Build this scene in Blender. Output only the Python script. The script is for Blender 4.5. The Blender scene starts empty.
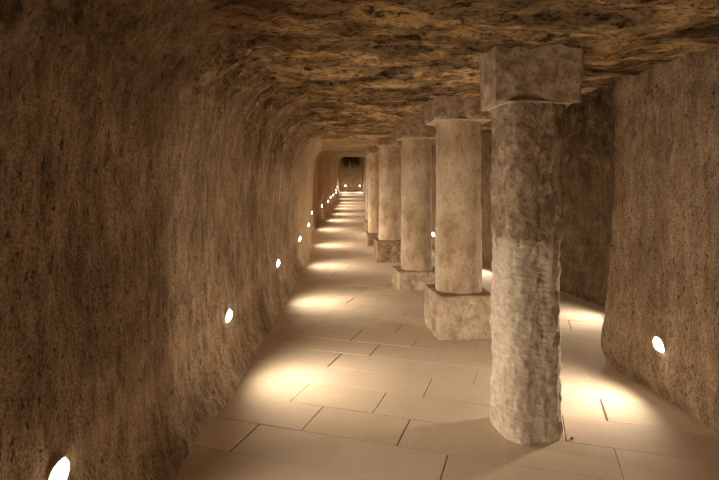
import bpy, bmesh, math, random
import numpy as np
from mathutils import Vector, Matrix, noise

random.seed(7)
SC = bpy.context.scene
COL = SC.collection

# ------------------------------------------------------------------ helpers
def fr(x, y, z, oct=4, h=0.9, lac=2.1):
    return noise.fractal(Vector((x, y, z)), h, lac, oct)

def sst(a, b, x):
    t = min(1.0, max(0.0, (x - a) / (b - a)))
    return t * t * (3 - 2 * t)

def link(name, me, mat=None, parent=None):
    o = bpy.data.objects.new(name, me)
    COL.objects.link(o)
    if mat is not None:
        me.materials.append(mat)
    if parent is not None:
        o.parent = parent
    return o

def mesh_from(name, verts, faces, smooth=True):
    me = bpy.data.meshes.new(name)
    me.from_pydata(verts, [], faces)
    me.update()
    if smooth:
        me.polygons.foreach_set('use_smooth', [True] * len(me.polygons))
    return me

def thing(name, label, cat, loc=(0, 0, 0), group=None):
    o = bpy.data.objects.new(name, None)
    o.empty_display_size = 0.1
    COL.objects.link(o)
    o.location = loc
    o['label'] = label
    o['category'] = cat
    o['kind'] = 'thing'
    if group:
        o['group'] = group
    return o

def rise(y):
    """the gallery floor climbs gently in its far half"""
    return 0.037 * max(0.0, y - 13.0) * sst(12.0, 16.0, y)

# ------------------------------------------------------------------ materials
def new_mat(name):
    m = bpy.data.materials.new(name)
    m.use_nodes = True
    nt = m.node_tree
    b = nt.nodes['Principled BSDF']
    b.inputs['Roughness'].default_value = 0.92
    b.inputs['Specular IOR Level'].default_value = 0.15
    return m, nt, b

def nd(nt, kind, **kw):
    n = nt.nodes.new(kind)
    for k, v in kw.items():
        setattr(n, k, v)
    return n

def noise_tex(nt, vec, scale, detail=6, rough=0.6, dist=0.0):
    n = nd(nt, 'ShaderNodeTexNoise')
    n.inputs['Scale'].default_value = scale
    n.inputs['Detail'].default_value = detail
    n.inputs['Roughness'].default_value = rough
    n.inputs['Distortion'].default_value = dist
    nt.links.new(vec, n.inputs['Vector'])
    return n.outputs['Fac']

def ramp(nt, fac, stops):
    r = nd(nt, 'ShaderNodeValToRGB')
    e = r.color_ramp.elements
    while len(e) < len(stops):
        e.new(0.5)
    for i, (p, c) in enumerate(stops):
        e[i].position = p
        e[i].color = (c[0], c[1], c[2], 1) if not isinstance(c, (int, float)) else (c, c, c, 1)
    nt.links.new(fac, r.inputs['Fac'])
    return r.outputs['Color']

def mapping(nt, scale=(1, 1, 1), rot=(0, 0, 0)):
    tc = nd(nt, 'ShaderNodeTexCoord')
    mp = nd(nt, 'ShaderNodeMapping')
    mp.inputs['Scale'].default_value = scale
    mp.inputs['Rotation'].default_value = rot
    nt.links.new(tc.outputs['Object'], mp.inputs['Vector'])
    return mp.outputs['Vector']

def mix(nt, mode, fac, a, b):
    m = nd(nt, 'ShaderNodeMix', data_type='RGBA', blend_type=mode)
    for sock, v in ((m.inputs['Factor'], fac), (m.inputs['A'], a), (m.inputs['B'], b)):
        if isinstance(v, (int, float)):
            sock.default_value = v
        elif isinstance(v, tuple):
            sock.default_value = (v[0], v[1], v[2], 1)
        else:
            nt.links.new(v, sock)
    return m.outputs['Result']

def bump(nt, bsdf, layers):
    prev = None
    for h, strength, dist in layers:
        b = nd(nt, 'ShaderNodeBump')
        b.inputs['Strength'].default_value = strength
        b.inputs['Distance'].default_value = dist
        nt.links.new(h, b.inputs['Height'])
        if prev is not None:
            nt.links.new(prev, b.inputs['Normal'])
        prev = b.outputs['Normal']
    nt.links.new(prev, bsdf.inputs['Normal'])

def mat_wall(name, lo, mid, hi, strip=True):
    m, nt, b = new_mat(name)
    v = mapping(nt, (1, 1, 0.36))
    vi = mapping(nt, (1, 1, 1))
    big = noise_tex(nt, vi, 1.6, 5, 0.6)
    streak = noise_tex(nt, v, 11, 9, 0.72, 0.3)
    fine = noise_tex(nt, v, 58, 6, 0.72)
    c1 = ramp(nt, streak, [(0.40, lo), (0.5, mid), (0.60, hi)])
    c2 = ramp(nt, big, [(0.38, (0.70, 0.68, 0.65)), (0.62, (1.05, 1.05, 1.05))])
    c = mix(nt, 'MULTIPLY', 1.0, c1, c2)
    pits = ramp(nt, fine, [(0.38, 0.15), (0.44, 1.0)])
    c = mix(nt, 'MULTIPLY', 0.9, c, pits)
    gr = noise_tex(nt, vi, 90, 3, 0.6)
    c = mix(nt, 'MULTIPLY', 0.8, c, ramp(nt, gr, [(0.40, 0.55), (0.52, 1.0), (0.62, 1.3)]))
    at = nd(nt, 'ShaderNodeAttribute', attribute_name='zone')
    sep = nd(nt, 'ShaderNodeSeparateColor')
    nt.links.new(at.outputs['Color'], sep.inputs['Color'])
    # R: plaster strip along the lamps, G: dark weathered upper stratum, B: end-wall soot; G and B also darken the right recess
    c = mix(nt, 'MIX', sep.outputs['Red'], c, mid)
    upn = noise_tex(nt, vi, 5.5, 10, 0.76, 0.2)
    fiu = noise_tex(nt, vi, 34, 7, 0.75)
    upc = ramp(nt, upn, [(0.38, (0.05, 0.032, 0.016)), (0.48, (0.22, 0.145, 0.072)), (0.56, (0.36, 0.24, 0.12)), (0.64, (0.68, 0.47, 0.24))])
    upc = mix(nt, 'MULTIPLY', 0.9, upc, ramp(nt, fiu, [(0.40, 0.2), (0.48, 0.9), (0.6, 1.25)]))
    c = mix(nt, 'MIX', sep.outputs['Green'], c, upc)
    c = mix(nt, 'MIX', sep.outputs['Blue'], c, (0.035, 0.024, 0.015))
    nt.links.new(c, b.inputs['Base Color'])
    rough = noise_tex(nt, v, 22, 8, 0.72, 0.4)
    bump(nt, b, [(rough, 1.0, 0.03), (fine, 1.0, 0.014)])
    inv = nd(nt, 'ShaderNodeMath', operation='MULTIPLY_ADD')
    nt.links.new(sep.outputs['Red'], inv.inputs[0]); inv.inputs[1].default_value = -0.9; inv.inputs[2].default_value = 1.0
    for n in nt.nodes:
        if n.bl_idname == 'ShaderNodeBump':
            nt.links.new(inv.outputs[0], n.inputs['Strength'])
    return m

def mat_ceiling():
    m, nt, b = new_mat('ceiling_rock')
    v = mapping(nt, (0.6, 1.3, 1.0), (0, 0, math.radians(8)))
    vi = mapping(nt, (0.55, 1.1, 1))
    a = noise_tex(nt, v, 2.3, 10, 0.70, 0.4)
    f = noise_tex(nt, v, 13, 9, 0.76, 0.2)
    ff = noise_tex(nt, vi, 40, 5, 0.75)
    c = ramp(nt, a, [(0.39, (0.13, 0.085, 0.042)), (0.46, (0.32, 0.215, 0.11)), (0.53, (0.50, 0.34, 0.17)), (0.57, (0.84, 0.59, 0.29))])
    d = ramp(nt, f, [(0.41, 0.12), (0.46, 0.85), (0.6, 1.15)])
    c = mix(nt, 'MULTIPLY', 0.95, c, d)
    p = ramp(nt, ff, [(0.41, 0.25), (0.46, 1.0)])
    c = mix(nt, 'MULTIPLY', 0.75, c, p)
    at = nd(nt, 'ShaderNodeAttribute', attribute_name='zone')
    sep = nd(nt, 'ShaderNodeSeparateColor')
    nt.links.new(at.outputs['Color'], sep.inputs['Color'])
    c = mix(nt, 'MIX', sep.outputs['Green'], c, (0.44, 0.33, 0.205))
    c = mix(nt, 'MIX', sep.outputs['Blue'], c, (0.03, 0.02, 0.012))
    nt.links.new(c, b.inputs['Base Color'])
    bump(nt, b, [(f, 1.0, 0.05), (ff, 1.0, 0.014)])
    return m

def mat_floor():
    m, nt, b = new_mat('flagstone')
    v = mapping(nt)
    at = nd(nt, 'ShaderNodeAttribute', attribute_name='tone')
    n = noise_tex(nt, v, 3.5, 7, 0.6, 0.3)
    f = noise_tex(nt, v, 60, 4, 0.6)
    c = ramp(nt, n, [(0.25, (0.69, 0.57, 0.425)), (0.75, (0.78, 0.655, 0.50))])
    c = mix(nt, 'MULTIPLY', 1.0, c, at.outputs['Color'])
    d = ramp(nt, f, [(0.3, 0.9), (0.6, 1.0)])
    c = mix(nt, 'MULTIPLY', 1.0, c, d)
    nt.links.new(c, b.inputs['Base Color'])
    b.inputs['Roughness'].default_value = 0.75
    b.inputs['Specular IOR Level'].default_value = 0.25
    bump(nt, b, [(n, 0.25, 0.01), (f, 0.15, 0.002)])
    return m

def mat_stone(name, lo, mid, hi, scale=9, pit=0.6, stretch=(1, 1, 1), bs=0.7, wv=(0.74, 0.68, 0.60)):
    m, nt, b = new_mat(name)
    v = mapping(nt, stretch)
    a = noise_tex(nt, v, scale, 8, 0.66, 0.5)
    big = noise_tex(nt, v, 2.2, 5, 0.6, 0.3)
    f = noise_tex(nt, v, 48, 5, 0.7)
    c = ramp(nt, a, [(0.38, lo), (0.5, mid), (0.62, hi)])
    w = ramp(nt, big, [(0.38, wv), (0.56, (1, 1, 1))])
    c = mix(nt, 'MULTIPLY', 0.9, c, w)
    p = ramp(nt, f, [(0.37, 0.4), (0.47, 1.0)])
    c = mix(nt, 'MULTIPLY', pit, c, p)
    nt.links.new(c, b.inputs['Base Color'])
    layers = [(a, bs, 0.02), (f, bs * 0.7, 0.006)]
    bump(nt, b, layers)
    return m

def mat_plain(name, col, rough=0.6, metal=0.0):
    m, nt, b = new_mat(name)
    n = noise_tex(nt, mapping(nt), 30, 3)
    c = ramp(nt, n, [(0.3, tuple(x * 0.85 for x in col)), (0.7, col)])
    nt.links.new(c, b.inputs['Base Color'])
    b.inputs['Roughness'].default_value = rough
    b.inputs['Metallic'].default_value = metal
    return m

WARM = (1.0, 0.82, 0.625)
M_WALL_L = mat_wall('hewn_wall_rock', (0.37, 0.265, 0.165), (0.53, 0.39, 0.25), (0.66, 0.50, 0.33))
M_WALL_R = mat_wall('hewn_wall_rock_right', (0.33, 0.23, 0.145), (0.42, 0.305, 0.20), (0.50, 0.375, 0.255))
M_WALL_E = mat_wall('end_wall_rock', (0.30, 0.25, 0.19), (0.40, 0.335, 0.26), (0.48, 0.41, 0.32))
M_CEIL = mat_ceiling()
M_FLOOR = mat_floor()
M_GROUT = mat_plain('floor_joint', (0.36, 0.27, 0.19), 0.95)
M_COL = mat_stone('plastered_column', (0.54, 0.43, 0.30), (0.70, 0.58, 0.43), (0.78, 0.67, 0.52), 7, 0.5, (1, 1, 0.6), bs=0.3)
M_PLINTH = mat_stone('plinth_stone', (0.50, 0.40, 0.28), (0.66, 0.55, 0.41), (0.74, 0.64, 0.50), 12, 0.6, bs=0.5)
M_DARKPLINTH = mat_stone('worn_plinth_stone', (0.27, 0.19, 0.115), (0.43, 0.32, 0.21), (0.56, 0.45, 0.32), 12, 0.8, bs=0.8)
M_CAP = mat_stone('capital_stone', (0.35, 0.265, 0.185), (0.49, 0.385, 0.28), (0.65, 0.53, 0.40), 12, 0.8, bs=0.6)
M_RUBBLE = mat_stone('rough_mortared_stone', (0.30, 0.225, 0.155), (0.43, 0.34, 0.25), (0.60, 0.48, 0.345), 13, 0.8, bs=0.9, wv=(0.8, 0.74, 0.66))
M_PALE = mat_stone('pale_hewn_stone', (0.62, 0.53, 0.415), (0.73, 0.64, 0.515), (0.83, 0.745, 0.62), 17, 0.4, (0.8, 0.8, 1.6), bs=0.9, wv=(0.9, 0.88, 0.86))
M_MORTAR = mat_stone('pale_mortar', (0.50, 0.40, 0.28), (0.64, 0.53, 0.39), (0.72, 0.61, 0.46), 14, 0.5, bs=0.5)
M_RIM = mat_plain('lamp_rim', (0.52, 0.41, 0.28), 0.6)
M_PEBBLE = mat_plain('dark_pebble', (0.12, 0.085, 0.055), 0.95)
def mat_emit():
    m = bpy.data.materials.new('lamp_glow'); m.use_nodes = True
    nt = m.node_tree; b = nt.nodes['Principled BSDF']
    b.inputs['Base Color'].default_value = (0.9, 0.9, 0.88, 1)
    b.inputs['Emission Color'].default_value = (1.0, 0.93, 0.78, 1)
    b.inputs['Emission Strength'].default_value = 9.0
    return m
M_GLOW = mat_emit()

# ------------------------------------------------------------------ setting
def spaced(segments):
    out = [segments[0][0]]
    for a, b, step in segments:
        n = max(1, int(round((b - a) / step)))
        out += [a + (b - a) * (i + 1) / n for i in range(n)]
    return out

LX = np.array([(-5, -1.05), (1.9, -1.03), (3.3, -1.0), (4.1, -0.975), (6.7, -1.0), (8.3, -1.01), (8.7, -1.07), (10.7, -1.05),
               (12.8, -1.19), (14, -1.31), (15.4, -1.42), (17.4, -1.42), (20, -1.22), (23.7, -1.25), (25.2, -1.22), (27, -1.17), (30, -1.30), (38, -1.45)])
RIBS = [(10.4, 10.75, 0.07), (12.0, 12.3, 0.06), (14.0, 14.4, 0.08), (16.2, 16.5, 0.06), (18.4, 19.0, 0.14), (21.6, 22.1, 0.08), (25.9, 26.4, 0.10), (29.5, 30.2, 0.07), (33.5, 34.3, 0.06)]
def ribf(y):
    v = 0
    for a, b, k in RIBS:
        v = max(v, k * sst(a - 0.1, a, y) * (1 - sst(b, b + 0.1, y)))
    return v
def left_x(y):
    return float(np.interp(y, LX[:, 0], LX[:, 1]))

PL = np.array([(-0.12, 0.02), (0.03, 0.012), (0.09, -0.005), (0.13, -0.055), (0.5, -0.11), (0.9, -0.14), (1.3, -0.15), (1.7, -0.12), (2.0, -0.075), (2.2, -0.01), (2.33, 0.075), (2.42, 0.17), (2.5, 0.33), (2.6, 0.62)])
def prof_l(h):
    # smoothed profile
    return float(np.mean(np.interp([h - 0.06, h - 0.03, h, h + 0.03, h + 0.06], PL[:, 0], PL[:, 1])))
PR = np.array([(-0.12, -0.05), (0.04, -0.05), (0.10, -0.01), (0.15, 0.0), (0.5, -0.035), (1.2, -0.06), (2.5, -0.085), (3.3, -0.1)])
def prof_r(h):
    return float(np.mean(np.interp([h - 0.03, h, h + 0.03], PR[:, 0], PR[:, 1])))

def set_zone(me, cols):
    ca = me.color_attributes.new('zone', 'FLOAT_COLOR', 'POINT')
    ca.data.foreach_set('color', np.array(cols, dtype=np.float32).ravel())

def wall_noise(s, h, seed, strip_h, rough=1.0):
    strip = math.exp(-((h - strip_h) / 0.055) ** 2)
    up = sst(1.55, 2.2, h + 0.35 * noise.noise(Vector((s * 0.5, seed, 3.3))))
    d = 0.045 * fr(s * 0.8, h * 0.6, seed, 3)
    e = 0.017 * fr(s * 6.5, h * 1.1, seed + 9, 4) + 0.008 * fr(s * 22, h * 6, seed + 19, 3)
    u = 0.035 * fr(s * 4.5, h * 5.0, seed + 31, 4)
    low = 0.014 * fr(s * 9, h * 9, seed + 51, 3) * (1 - sst(0.05, 0.3, h))
    return rough * (d + (e + u * up + low) * (1 - 0.85 * strip)), strip, up

def build_left():
    ys = spaced([(-4.6, 1.0, 0.12), (1.0, 5.0, 0.02), (5.0, 9.0, 0.035), (9.0, 20, 0.05), (20, 37.6, 0.1)])
    hs = spaced([(-0.12, 0.3, 0.016), (0.3, 2.1, 0.025), (2.1, 2.6, 0.016)])
    V, F, Z = [], [], []
    nh = len(hs)
    for y in ys:
        bx, rz, rb = left_x(y), rise(y), ribf(y)
        for h in hs:
            farw = sst(9.0, 11.0, y)
            o = prof_l(h) * (1 - 0.3 * farw) + rb * (0.12 + 0.88 * sst(0.5, 1.1, h))
            do = (prof_l(h + 0.02) - prof_l(h - 0.02)) / 0.04
            L = math.hypot(1, do)
            nx, nz = 1 / L, -do / L
            d, st, up = wall_noise(y, h, 2.0, 0.52)
            d *= 1 - 0.6 * farw
            V.append((bx + o + nx * d, y, h + rz + nz * d))
            patch = sst(-0.1, 0.25, fr(y * 1.1, h * 1.0, 77.0, 3))
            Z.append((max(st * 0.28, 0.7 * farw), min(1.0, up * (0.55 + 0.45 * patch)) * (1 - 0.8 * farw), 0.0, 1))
    for i in range(len(ys) - 1):
        for j in range(nh - 1):
            a = i * nh + j
            F.append((a, a + nh, a + nh + 1, a + 1))
    me = mesh_from('wall_left', V, F)
    set_zone(me, Z)
    o = link('wall_left', me, M_WALL_L)
    o['kind'] = 'structure'
    o['label'] = 'long brown hewn rock wall with vertical tool marks, curving into the ceiling'
build_left()

RPATH = [(2.27, -4.6), (2.24, 1.0), (2.22, 3.2), (2.17, 4.62), (2.30, 4.74), (3.12, 4.85), (3.2, 5.6), (3.1, 6.6), (2.94, 7.5), (2.60, 8.9),
         (2.38, 9.8), (2.05, 11.0), (1.75, 12.2), (1.50, 13.5), (1.15, 15.5), (0.85, 17.2), (0.40, 17.5), (0.33, 18.2), (0.30, 22), (0.28, 30), (0.26, 37.6)]
def build_right():
    P, N, S = [], [], []
    s = 0
    for k in range(len(RPATH) - 1):
        a, b = Vector(RPATH[k]), Vector(RPATH[k + 1])
        L = (b - a).length
        ym = (a.y + b.y) / 2
        step = 0.03 if 1.0 <= ym < 8 else (0.06 if ym < 18 and ym > 0 else 0.15)
        n = max(2, int(L / step))
        t = (b - a).normalized()
        for i in range(n + (k == len(RPATH) - 2)):
            P.append(a + (b - a) * (i / n)); N.append(Vector((-t.y, t.x))); S.append(s + L * i / n)
        s += L
    # soften normals at the corners
    for _ in range(2):
        N = [(N[max(0, i - 1)] + N[i] * 2 + N[min(len(N) - 1, i + 1)]).normalized() for i in range(len(N))]
    hs = spaced([(-0.12, 0.3, 0.02), (0.3, 2.4, 0.03), (2.4, 3.2, 0.05)])
    nh = len(hs)
    V, F, Z = [], [], []
    for p, n, s in zip(P, N, S):
        rz = rise(p.y)
        back = sst(4.7, 4.9, p.y)
        for h in hs:
            d, st, up = wall_noise(s + 40, h, 5.0, 0.40)
            # a shallow scooped niche in the recess wall
            nich = -0.10 * math.exp(-((p.y - 6.95) / 0.22) ** 2) * sst(0.25, 0.6, h) * (1 - sst(1.7, 2.1, h))
            q = p + n * (prof_r(h) + d * 0.85 + nich)
            V.append((q.x, q.y, h + rz))
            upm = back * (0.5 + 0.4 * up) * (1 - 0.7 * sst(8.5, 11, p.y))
            Z.append((st * 0.2, min(1, upm), 0.42 * back * (1 - sst(8.5, 11, p.y)), 1))  # green and blue tone the recess wall darker, fading out further back
    for i in range(len(P) - 1):
        for j in range(nh - 1):
            a = i * nh + j
            F.append((a, a + 1, a + nh + 1, a + nh))
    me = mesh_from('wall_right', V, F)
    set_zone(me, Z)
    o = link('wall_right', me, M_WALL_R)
    o['kind'] = 'structure'
    o['label'] = 'brown hewn rock wall on the right with a jutting corner and a recess behind it'
build_right()

def build_cross(name, y, x0, x1, h0, h1, soot):
    xs = np.arange(x0, x1 + 0.01, 0.05); hs = np.arange(h0, h1 + 0.01, 0.05)
    V, F, Z = [], [], []
    for x in xs:
        for h in hs:
            d = 0.03 * fr(x * 2, h * 1.2, 8.0, 4)
            V.append((x, y + d, h))
            hh = h - rise(y)
            n = fr(x * 5, h * 0.7, 4.0, 3)
            Z.append((0.6, 0, soot * sst(1.55, 2.15, hh + 0.35 * n) * (1 - sst(0.45, 0.85, abs(x + 0.6))), 1))
    nh = len(hs)
    for i in range(len(xs) - 1):
        for j in range(nh - 1):
            a = i * nh + j
            F.append((a, a + 1, a + nh + 1, a + nh))
    me = mesh_from(name, V, F); set_zone(me, Z)
    o = link(name, me, M_WALL_E); o['kind'] = 'structure'
    return o
e = build_cross('wall_end', 37.4, -2.2, 1.0, 0.6, 3.8, 0.95)
e['label'] = 'far end wall of the gallery with dark soot streaks at its top'
build_cross('wall_back', -4.4, -1.8, 3.0, -0.1, 3.0, 0.0)

def ceil_parts(x, y):
    w = 0.35 * noise.noise(Vector((x * 0.7, y * 0.7, 1.7)))
    v = 0.5 + 0.62 * fr(x * 0.42 + w, y * 1.05 + w, 11.0, 4)
    t = v * 5.0
    k = math.floor(t); f = t - k
    terr = (k + sst(0.32, 0.68, f)) / 5.0
    v2 = 0.5 + 0.6 * fr(x * 1.5 + w, y * 3.6, 17.0, 4)
    t2 = v2 * 4.0
    k2 = math.floor(t2); f2 = t2 - k2
    terr = terr * 0.62 + 0.38 * (k2 + sst(0.38, 0.62, f2)) / 4.0 + 0.0
    edge = 1 - min(1.0, abs(f - 0.5) / 0.2)
    return terr, edge
def ceil_at(x, y):
    far = sst(8.5, 12.5, y)
    terr, edge = ceil_parts(x, y)
    z = 2.47 + 0.05 * sst(3.4, 7.0, y) + rise(y)
    z += 0.01 * sst(1.7, 2.2, x)
    z += (terr - 0.5) * 0.17 * (1 - 0.65 * far) * (1 - 0.75 * sst(1.5, 2.05, x))
    z += 0.028 * fr(x * 2.2, y * 4.5, 21.0, 4) * (1 - 0.5 * far) + 0.011 * fr(x * 9, y * 16, 25.0, 3) * (1 - 0.6 * far)
    z -= ribf(y) * 0.75
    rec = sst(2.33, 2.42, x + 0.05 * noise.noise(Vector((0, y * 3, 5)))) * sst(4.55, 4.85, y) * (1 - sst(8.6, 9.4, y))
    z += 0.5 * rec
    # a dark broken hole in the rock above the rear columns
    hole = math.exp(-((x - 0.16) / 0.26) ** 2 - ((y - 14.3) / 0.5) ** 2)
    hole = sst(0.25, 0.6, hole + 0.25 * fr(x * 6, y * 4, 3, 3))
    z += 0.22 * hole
    return z, (edge, 0.75 * far, max(0.75 * hole, 0.5 * rec), 1)  # blue paints shade into the hole and the raised recess
def ceil_top(x, y, r):
    return max(ceil_at(x + r * a, y + r * b)[0] for a in (-1, -.5, 0, .5, 1) for b in (-1, -.5, 0, .5, 1))
def build_ceiling():
    blocks = [(-4.6, 1.2, 0.12, 0.10, -1.9, 3.7), (1.2, 6.0, 0.022, 0.028, -1.7, 3.7), (6.0, 11, 0.04, 0.045, -1.7, 3.7), (11, 18, 0.07, 0.07, -1.9, 3.3), (18, 37.6, 0.12, 0.09, -2.0, 0.9)]
    V, F, Z = [], [], []
    for (y0, y1, dy, dx, x0, x1) in blocks:
        ny = int(round((y1 - y0) / dy)); nx = int(round((x1 - x0) / dx))
        base = len(V)
        for i in range(ny + 1):
            y = y0 + (y1 - y0 + 0.02) * i / ny
            for j in range(nx + 1):
                x = x0 + (x1 - x0) * j / nx
                z, zc = ceil_at(x, y)
                V.append((x, y, z)); Z.append(zc)
        for i in range(ny):
            for j in range(nx):
                a = base + i * (nx + 1) + j
                F.append((a, a + nx + 1, a + nx + 2, a + 1))
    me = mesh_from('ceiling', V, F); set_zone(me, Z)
    o = link('ceiling', me, M_CEIL)
    o['kind'] = 'structure'
    o['label'] = 'low rough rock ceiling with ochre and dark brown layers'
build_ceiling()

def build_floor():
    ang = math.radians(18)
    ca, sa = math.cos(ang), math.sin(ang)
    # u runs along a course of slabs, v across the courses
    TW, TH = 0.625, 0.378
    V, F, T, MI = [], [], [], []
    def quad_strip(r, gap, zoff, tilt, tone):
        u0, u1, v0, v1 = r
        b = len(V)
        g = gap / 2; bev = 0.002
        ring = []
        for (inset, z) in ((g, -0.03), (g, -bev), (g + bev, 0.0)):
            for (u, v) in ((u0 + inset, v0 + inset), (u1 - inset, v0 + inset), (u1 - inset, v1 - inset), (u0 + inset, v1 - inset)):
                x = u * ca + v * sa; y = -u * sa + v * ca
                V.append((x, y, z + zoff + tilt[0] * (u - u0) + tilt[1] * (v - v0) + rise(y)))
                T.append((tone[0], tone[1], tone[2], 1))
        for k in range(2):
            for q in range(4):
                a = b + k * 4 + q; c = b + k * 4 + (q + 1) % 4
                F.append((a, c, c + 4, a + 4)); MI.append(0)
        F.append((b + 8, b + 9, b + 10, b + 11)); MI.append(0)
    rnd = random.Random(3)
    v = -7.0
    # course edges chosen so that joints fall at v = 3.07, 3.46, 3.82, 4.21
    n0 = int(math.floor((3.07 + 7) / TH)) + 1
    courses = []
    vv = 3.07 - n0 * TH
    row = -n0
    while vv < 40:
        courses.append((row, vv)); vv += TH; row += 1
    for row, v0 in courses:
        wob = rnd.uniform(-0.02, 0.02)
        off = -1.386 + (0 if row % 2 == 0 else 0.315) + (rnd.uniform(-0.05, 0.05) if row not in (0, -1) else 0)
        k = int((-16 - off) / TW)
        u = off + k * TW
        while u < 6:
            w = TW
            cx, cy = (u + w / 2) * ca + (v0 + TH / 2) * sa, -(u + w / 2) * sa + (v0 + TH / 2) * ca
            if -2.3 < cx < 4.0 and -4.9 < cy < 37.9 and not (cy > 19.5 and cx > 1.0):
                ju = rnd.uniform(-0.008, 0.008)
                t = rnd.uniform(0.93, 1.04)
                quad_strip((u + ju, u + w + ju, v0, v0 + TH), rnd.choice((0.001, 0.0015, 0.0025, 0.0042)), rnd.uniform(-0.003, 0.0), (rnd.uniform(-0.003, 0.003), rnd.uniform(-0.004, 0.004)), (t, t * rnd.uniform(0.985, 1.01), t * rnd.uniform(0.96, 1.02)))
            u += w
    # bedding under the slabs
    ys = spaced([(-4.8, 12, 4.2), (12, 16, 0.5), (16, 37.8, 5)])
    b = len(V)
    for y in ys:
        for x in (-2.4, 3.9):
            V.append((x, y, rise(y) - 0.008)); T.append((1, 1, 1, 1))
    for i in range(len(ys) - 1):
        a = b + 2 * i
        F.append((a, a + 1, a + 3, a + 2)); MI.append(1)
    me = mesh_from('floor', V, F, smooth=False)
    o = link('floor', me, M_FLOOR)
    me.materials.append(M_GROUT)
    me.polygons.foreach_set('material_index', MI)
    c = me.color_attributes.new('tone', 'FLOAT_COLOR', 'POINT')
    c.data.foreach_set('color', np.array(T, dtype=np.float32).ravel())
    o['kind'] = 'structure'
    o['label'] = 'floor of pale sandstone flagstones laid in staggered courses'
build_floor()

# ------------------------------------------------------------------ columns
def rough_box(sx, sy, z0, z1, r, amp, seed, rot=0.0, cx=0.0, cy=0.0, res=0.02, taper=0.0, freq=6.0, chips=0.0):
    """a weathered stone block as one mesh: rounded, knocked edges, uneven faces"""
    hz = (z1 - z0) / 2
    S = Vector((sx / 2, sy / 2, hz))
    bm = bmesh.new()
    idx = {}
    def vert(p):
        k = (round(p.x, 5), round(p.y, 5), round(p.z, 5))
        if k not in idx:
            idx[k] = bm.verts.new(p)
        return idx[k]
    for ax in range(3):
        u, v = (ax + 1) % 3, (ax + 2) % 3
        nu = max(3, int(2 * S[u] / res)); nv = max(3, int(2 * S[v] / res))
        for sg in (-1, 1):
            for i in range(nu):
                for j in range(nv):
                    q = []
                    for (a, b) in ((i, j), (i + 1, j), (i + 1, j + 1), (i, j + 1)):
                        p = Vector((0, 0, 0)); p[ax] = sg * S[ax]
                        p[u] = -S[u] + 2 * S[u] * a / nu; p[v] = -S[v] + 2 * S[v] * b / nv
                        q.append(vert(p))
                    bm.faces.new(q if sg > 0 else q[::-1])
    cr, sr = math.cos(rot), math.sin(rot)
    for vtx in bm.verts:
        p = vtx.co.copy()
        rr = r * (1 + 0.9 * noise.noise(Vector((p.x * 4 + seed, p.y * 4, p.z * 4))))
        rr = max(0.004, rr)
        q = Vector([max(-S[k] + rr, min(S[k] - rr, p[k])) for k in range(3)])
        d = p - q
        if d.length > 1e-9:
            n = d.normalized()
            p = q + n * rr
        else:
            n = p.normalized()
        a = amp * fr(p.x * freq + seed, p.y * freq, p.z * freq, 4)
        if chips:
            c = fr(p.x * 3.1 + seed * 2, p.y * 3.1, p.z * 3.1, 3)
            a -= chips * sst(0.25, 0.55, c)
        p += n * a
        tp = 1 + taper * (p.z / hz)
        p.x *= tp; p.y *= tp
        x = p.x * cr - p.y * sr + cx; y = p.x * sr + p.y * cr + cy
        vtx.co = Vector((x, y, p.z + z0 + hz))
    me = bpy.data.meshes.new('block')
    bm.normal_update(); bm.to_mesh(me); bm.free()
    me.polygons.foreach_set('use_smooth', [True] * len(me.polygons))
    return me

def shaft_mesh(stations, expo, rot, amp, freq, seed, nseg=80, dz=0.02, cx=0.0, cy=0.0, squash=1.0, fine=0.0, groove=None, chamfer=0.0):
    """closed column drum; stations = [(z, radius, x offset)]"""
    zs = [s[0] for s in stations]; rs = [s[1] for s in stations]; xo = [s[2] for s in stations]
    n = max(2, int((zs[-1] - zs[0]) / dz))
    V, F = [], []
    for i in range(n + 1):
        z = zs[0] + (zs[-1] - zs[0]) * i / n
        r = float(np.interp(z, zs, rs)); ox = float(np.interp(z, zs, xo))
        for k in range(nseg):
            t = 2 * math.pi * k / nseg
            c, s = math.cos(t), math.sin(t)
            if chamfer:
                g = (abs(c) ** 16 + abs(s) ** 16 + ((abs(c) + abs(s)) / chamfer) ** 16) ** (1 / 16)
            else:
                g = (abs(c) ** expo + abs(s) ** expo) ** (1 / expo)
            rad = r / g
            px, py = c * rad, s * rad * squash
            d = amp * fr(px * freq + seed, py * freq, z * freq * 0.7, 4)
            if fine:
                d += fine * fr(px * 24 + seed, py * 24, z * 13, 3)
            if groove:
                d += groove(t, z)
            k2 = 1 + d / r
            px *= k2; py *= k2
            x = px * math.cos(rot) - py * math.sin(rot); y = px * math.sin(rot) + py * math.cos(rot)
            V.append((x + cx + ox, y + cy, z))
    for i in range(n):
        for k in range(nseg):
            a = i * nseg + k; b = i * nseg + (k + 1) % nseg
            F.append((a, b, b + nseg, a + nseg))
    V.append((cx + xo[0], cy, zs[0])); V.append((cx + xo[-1], cy, zs[-1]))
    for k in range(nseg):
        F.append((len(V) - 2, (k + 1) % nseg, k))
        F.append((len(V) - 1, n * nseg + k, n * nseg + (k + 1) % nseg))
    return mesh_from('drum', V, F)

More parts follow.
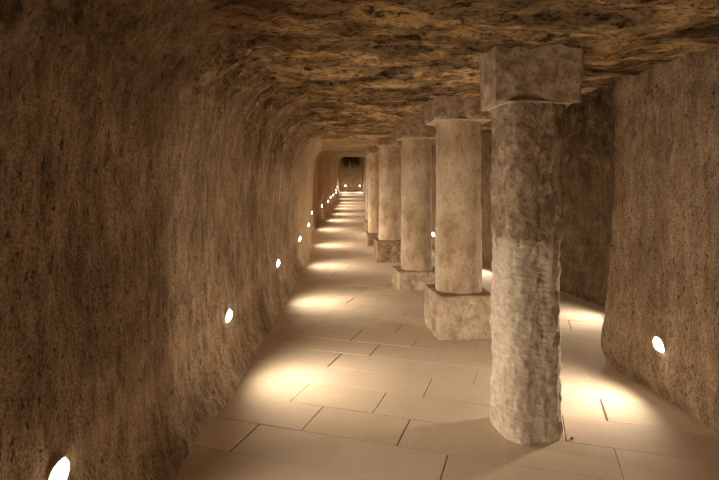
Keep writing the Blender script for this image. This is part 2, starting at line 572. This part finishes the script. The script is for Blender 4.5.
# the nearest, square and roughly hewn pillar
C1 = (1.08, 3.38)
p1 = thing('stone_pillar', 'nearest and roughest pillar, squarish pale hewn shaft rising straight from the paving without a plinth', 'pillar', (C1[0], C1[1], 0))
def chis(t, z):
    # short horizontal chisel cuts in a vertical lane on the front
    d = (t - math.radians(279) + math.pi) % (2 * math.pi) - math.pi
    lane = math.exp(-(d / 0.16) ** 2) * sst(0.52, 0.62, z) * (1 - sst(1.05, 1.12, z))
    return -0.014 * lane * (0.5 + 0.5 * math.sin(z * 2 * math.pi / 0.034 + 2 * noise.noise(Vector((z * 9, 0, 0)))))
low = shaft_mesh([(-0.01, 0.190, 0.0), (0.05, 0.192, 0), (0.5, 0.188, 0.0), (0.9, 0.182, -0.003), (1.22, 0.186, 0.0), (1.30, 0.17, 0.0)], 4.2, math.radians(9), 0.010, 4.6, 3.0, 128, 0.011, fine=0.009, groove=chis, chamfer=1.64)
for vt in low.vertices:   # ragged broken upper edge of the pale stone
    if vt.co.z > 1.0:
        k = (vt.co.z - 1.0) / 0.3
        vt.co.z += k * 0.075 * fr(vt.co.x * 9, vt.co.y * 9, 2.0, 4)
link('lower_shaft', low, M_PALE, p1)['label'] = 'pale chiselled lower shaft'
link('upper_shaft', shaft_mesh([(1.12, 0.165, 0.002), (1.22, 0.178, 0.004), (1.30, 0.192, 0.004), (1.7, 0.197, 0.006), (2.11, 0.202, 0.008)], 4.2, math.radians(9), 0.012, 4.5, 13.0, 112, 0.014, fine=0.010, chamfer=1.68), M_RUBBLE, p1)['label'] = 'darker mortared upper shaft'
link('capital', rough_box(0.545, 0.42, 2.09, ceil_top(1.1, 3.38, 0.25) + 0.01, 0.012, 0.012, 9.3, math.radians(-1), 0.02, 0.02, 0.018, 0.02, 6.0, 0.012), M_CAP, p1)
link('mortar_joint', rough_box(0.42, 0.40, 2.084, 2.10, 0.006, 0.004, 8.0, math.radians(7), 0.012, 0.0, 0.02), M_MORTAR, p1)

GRP = 'round columns behind the nearest pillar'
def column(x, y, label, r, r_top, pl, cap, plinth_mat, rot=0.0, seed=0.0, dark_top=False, cap_mat=None):
    """pl = (width, depth, height); cap = (width, depth, z0)"""
    z0 = rise(y)
    t = thing('stone_column', label, 'column', (x, y, z0), GRP)
    hgt = ceil_top(x, y, cap[0] / 2) - z0 + 0.01
    rot = math.radians(rot)
    link('plinth', rough_box(pl[0], pl[1], -0.02, pl[2], 0.010, 0.011, seed + 1, rot, 0.0, 0.0, 0.026, 0.0, 6.0, 0.02), plinth_mat, t)
    link('shaft', shaft_mesh([(pl[2] - 0.02, r * 0.985, 0), (pl[2] + 0.03, r, 0), (pl[2] + 0.9, r * 0.985, 0), (cap[2] + 0.03, r_top, 0)], 2.25, 0.3 + seed, 0.010, 3.5, seed + 2, 72, 0.03, fine=0.003), M_COL, t)
    link('capital', rough_box(cap[0], cap[1], cap[2], hgt, 0.010, 0.012, seed + 4, rot * 0.6, 0.0, 0.0, 0.026, 0.0, 6.0, 0.02), cap_mat or M_CAP, t)
    link('mortar_joint', rough_box(cap[0] * 0.96, cap[1] * 0.96, cap[2] - 0.016, cap[2] + 0.006, 0.006, 0.003, seed + 6, rot * 0.6, 0.0, 0.0, 0.03), M_MORTAR, t)
    return t
column(1.07, 5.62, 'round plastered column on a tall pale plinth, first behind the nearest square pillar', 0.246, 0.232, (0.60, 0.66, 0.44), (0.64, 0.60, 2.255), M_PLINTH, 6, 1.0)
column(0.875, 8.00, 'round column on a low wide plinth, second behind the nearest square pillar', 0.238, 0.234, (0.67, 0.64, 0.27), (0.56, 0.58, 2.27), M_PLINTH, 5, 17.0)
column(0.645, 10.65, 'round column on a dark worn plinth, third behind the nearest square pillar', 0.245, 0.240, (0.65, 0.58, 0.43), (0.54, 0.54, 2.33), M_DARKPLINTH, 5, 33.0)
column(0.44, 13.35, 'far column on a dark worn plinth, second from the end of the row', 0.215, 0.21, (0.54, 0.56, 0.30), (0.48, 0.50, 2.32), M_DARKPLINTH, 4, 51.0)
column(0.40, 15.95, 'farthest column of the row, mostly hidden behind the others', 0.20, 0.20, (0.50, 0.50, 0.33), (0.46, 0.46, 2.3), M_DARKPLINTH, 3, 68.0)

# ------------------------------------------------------------------ wall lights
def dome_mesh(r, depth, flat):
    V, F = [], []
    nr, ns = 7, 28
    for i in range(nr + 1):
        a = (math.pi / 2) * i / nr
        rr, z = r * math.cos(a), depth * math.sin(a)
        for k in range(ns):
            t = 2 * math.pi * k / ns
            c, s = math.cos(t), math.sin(t)
            e = 1 / ((abs(c) ** 3 + abs(s) ** 3) ** (1 / 3))
            V.append((rr * c * e, rr * s * e, z + flat))
    for i in range(nr):
        for k in range(ns):
            a = i * ns + k; b = i * ns + (k + 1) % ns
            F.append((a, b, b + ns, a + ns))
    return mesh_from('lens', V, F)
def rim_mesh(r0, r1, d):
    V, F = [], []
    prof = [(r1, -0.05), (r1, d * 0.6), (r1 - 0.004, d), (r0 + 0.002, d), (r0, d * 0.5), (r0, -0.05)]
    ns = 28
    for (r, z) in prof:
        for k in range(ns):
            t = 2 * math.pi * k / ns
            c, s = math.cos(t), math.sin(t)
            e = 1 / ((abs(c) ** 3 + abs(s) ** 3) ** (1 / 3))
            V.append((r * c * e, r * s * e, z))
    for i in range(len(prof)):
        j = (i + 1) % len(prof)
        for k in range(ns):
            k2 = (k + 1) % ns
            F.append((i * ns + k, i * ns + k2, j * ns + k2, j * ns + k))
    return mesh_from('rim', V, F)
LENS = dome_mesh(0.046, 0.034, 0.002); LENS.materials.append(M_GLOW)
RIM = rim_mesh(0.046, 0.052, 0.006); RIM.materials.append(M_RIM)
SPOT_W = 104.0
def spot_data(w):
    L = bpy.data.lights.new('lamp_beam', 'SPOT')
    L.energy = w; L.color = WARM
    L.spot_size = math.radians(164); L.spot_blend = 1.0
    L.shadow_soft_size = 0.06
    return L
def wall_lamp(x, y, h, ndir, label, group, w=1.0, yaw=0.0):
    n = Vector(ndir).normalized()
    t = thing('wall_light', label, 'wall light', (x, y, h + rise(y)), group)
    t.scale = (1.15, 1.15, 1.15)
    t.rotation_mode = 'QUATERNION'
    tilt = (n + Vector((0, 0, -0.25))).normalized()
    t.rotation_quaternion = tilt.to_track_quat('Z', 'Y')
    o = bpy.data.objects.new('rim', RIM); COL.objects.link(o); o.parent = t
    o = bpy.data.objects.new('lens', LENS); COL.objects.link(o); o.parent = t
    L = bpy.data.objects.new('lamp_beam', spot_data(SPOT_W * w)); COL.objects.link(L)
    L.location = Vector((x, y, h + rise(y))) + tilt * 0.05
    aim = (n + Vector((0, 0, -0.03))).normalized()
    L.rotation_mode = 'QUATERNION'
    L.rotation_quaternion = aim.to_track_quat('-Z', 'Y')
    return t

LG = 'lights along the left wall'
LEFT = [(-0.45, 'wall light low on the left wall, just behind the viewer'), (1.92, 'nearest wall light on the left wall, cut off at the lower left corner'),
        (4.2, 'bright wall light low on the left wall, opposite the nearest square pillar'),
        (6.9, 'wall light on the left wall, third from the camera'),
        (9.9, 'wall light on the left wall where the wall steps back, fourth from the camera'),
        (13.1, 'wall light on the left wall, fifth from the camera, in the bend'),
        (16.2, 'wall light on the left wall, sixth from the camera'),
        (18.75, 'wall light on the left wall, seventh from the camera'),
        (21.1, 'wall light on the left wall, eighth from the camera, hidden by the bend'), (23.6, 'small distant light on the left wall, leftmost of the far cluster of three'),
        (25.3, 'small distant light on the left wall, middle of the far cluster of three'),
        (27.2, 'small distant light on the left wall, rightmost of the far cluster of three'),
        (30.0, 'wall light hidden round the far bend of the left wall'), (33.5, 'last wall light on the left wall, hidden just before the end wall')]
for i, (y, lab) in enumerate(LEFT):
    x = left_x(y) + prof_l(0.52) * (1 - 0.3 * sst(9.0, 11.0, y)) + 0.9 * wall_noise(y, 0.52, 2.0, 0.52)[0]
    slope = (left_x(y + 0.3) - left_x(y - 0.3)) / 0.6
    wall_lamp(x, y, 0.52, (1, 0, 0), lab, LG)

RG = 'lights along the right wall'
wall_lamp(2.232, 3.86, 0.395, (-1, 0.02, 0), 'largest wall light, low on the near right wall beside the pillar', RG, 0.75)
wall_lamp(3.14, 6.2, 0.42, (-1, -0.1, 0), 'wall light in the recess hidden behind the jutting right wall corner', RG, 0.75)
wall_lamp(2.48, 9.45, 0.42, (-0.93, -0.36, 0), 'wall light on the recess wall hidden behind the round columns', RG)
wall_lamp(1.745, 12.22, 0.37, (-0.93, -0.36, 0), 'small wall light glimpsed between the first two round columns', RG)
wall_lamp(1.22, 15.2, 0.42, (-0.93, -0.3, 0), 'wall light on the right wall hidden behind the farthest columns', RG)

EG = 'lights on the end wall'
wall_lamp(-1.02, 37.33, 0.42, (0, -1, 0), 'left of the two tiny lights on the far end wall', EG, 1.0)
wall_lamp(0.03, 37.33, 0.42, (0, -1, 0), 'right of the two tiny lights on the far end wall', EG, 1.0)

# ------------------------------------------------------------------ pebbles by the nearest pillar
def pebble(x, y, r, label, seed):
    me = rough_box(r * 2, r * 1.5, -r * 0.15, r * 1.1, r * 0.5, r * 0.25, seed, seed, 0, 0, r * 0.3, 0, 30.0)
    o = link('pebble', me, M_PEBBLE)
    o.location = (x, y, 0)
    o['label'] = label; o['category'] = 'pebble'; o['kind'] = 'thing'
pebble(1.275, 3.31, 0.014, 'larger dark pebble touching the right foot of the nearest pillar', 2.0)
pebble(1.325, 3.24, 0.010, 'smaller dark pebble a little right of the nearest pillar foot', 4.0)

# ------------------------------------------------------------------ camera, world, view
cam = bpy.data.cameras.new('camera')
cam.sensor_width = 36
cam.lens = 520 / 719 * 36
cam.shift_x = 0
cam.shift_y = -58 / 719
cam.clip_start = 0.05
co = bpy.data.objects.new('camera', cam)
COL.objects.link(co)
co.location = (0, 0, 1.6)
co.rotation_euler = (math.radians(90), 0, 0)
SC.camera = co

w = bpy.data.worlds.new('world'); SC.world = w
w.use_nodes = True
w.node_tree.nodes['Background'].inputs['Color'].default_value = (0, 0, 0, 1)
SC.view_settings.view_transform = 'Standard'
SC.view_settings.look = 'None'
SC.view_settings.gamma = 1
SC.view_settings.use_curve_mapping = False
SC.view_settings.exposure = 0.1
SC.cycles.max_bounces = 8
SC.cycles.diffuse_bounces = 7
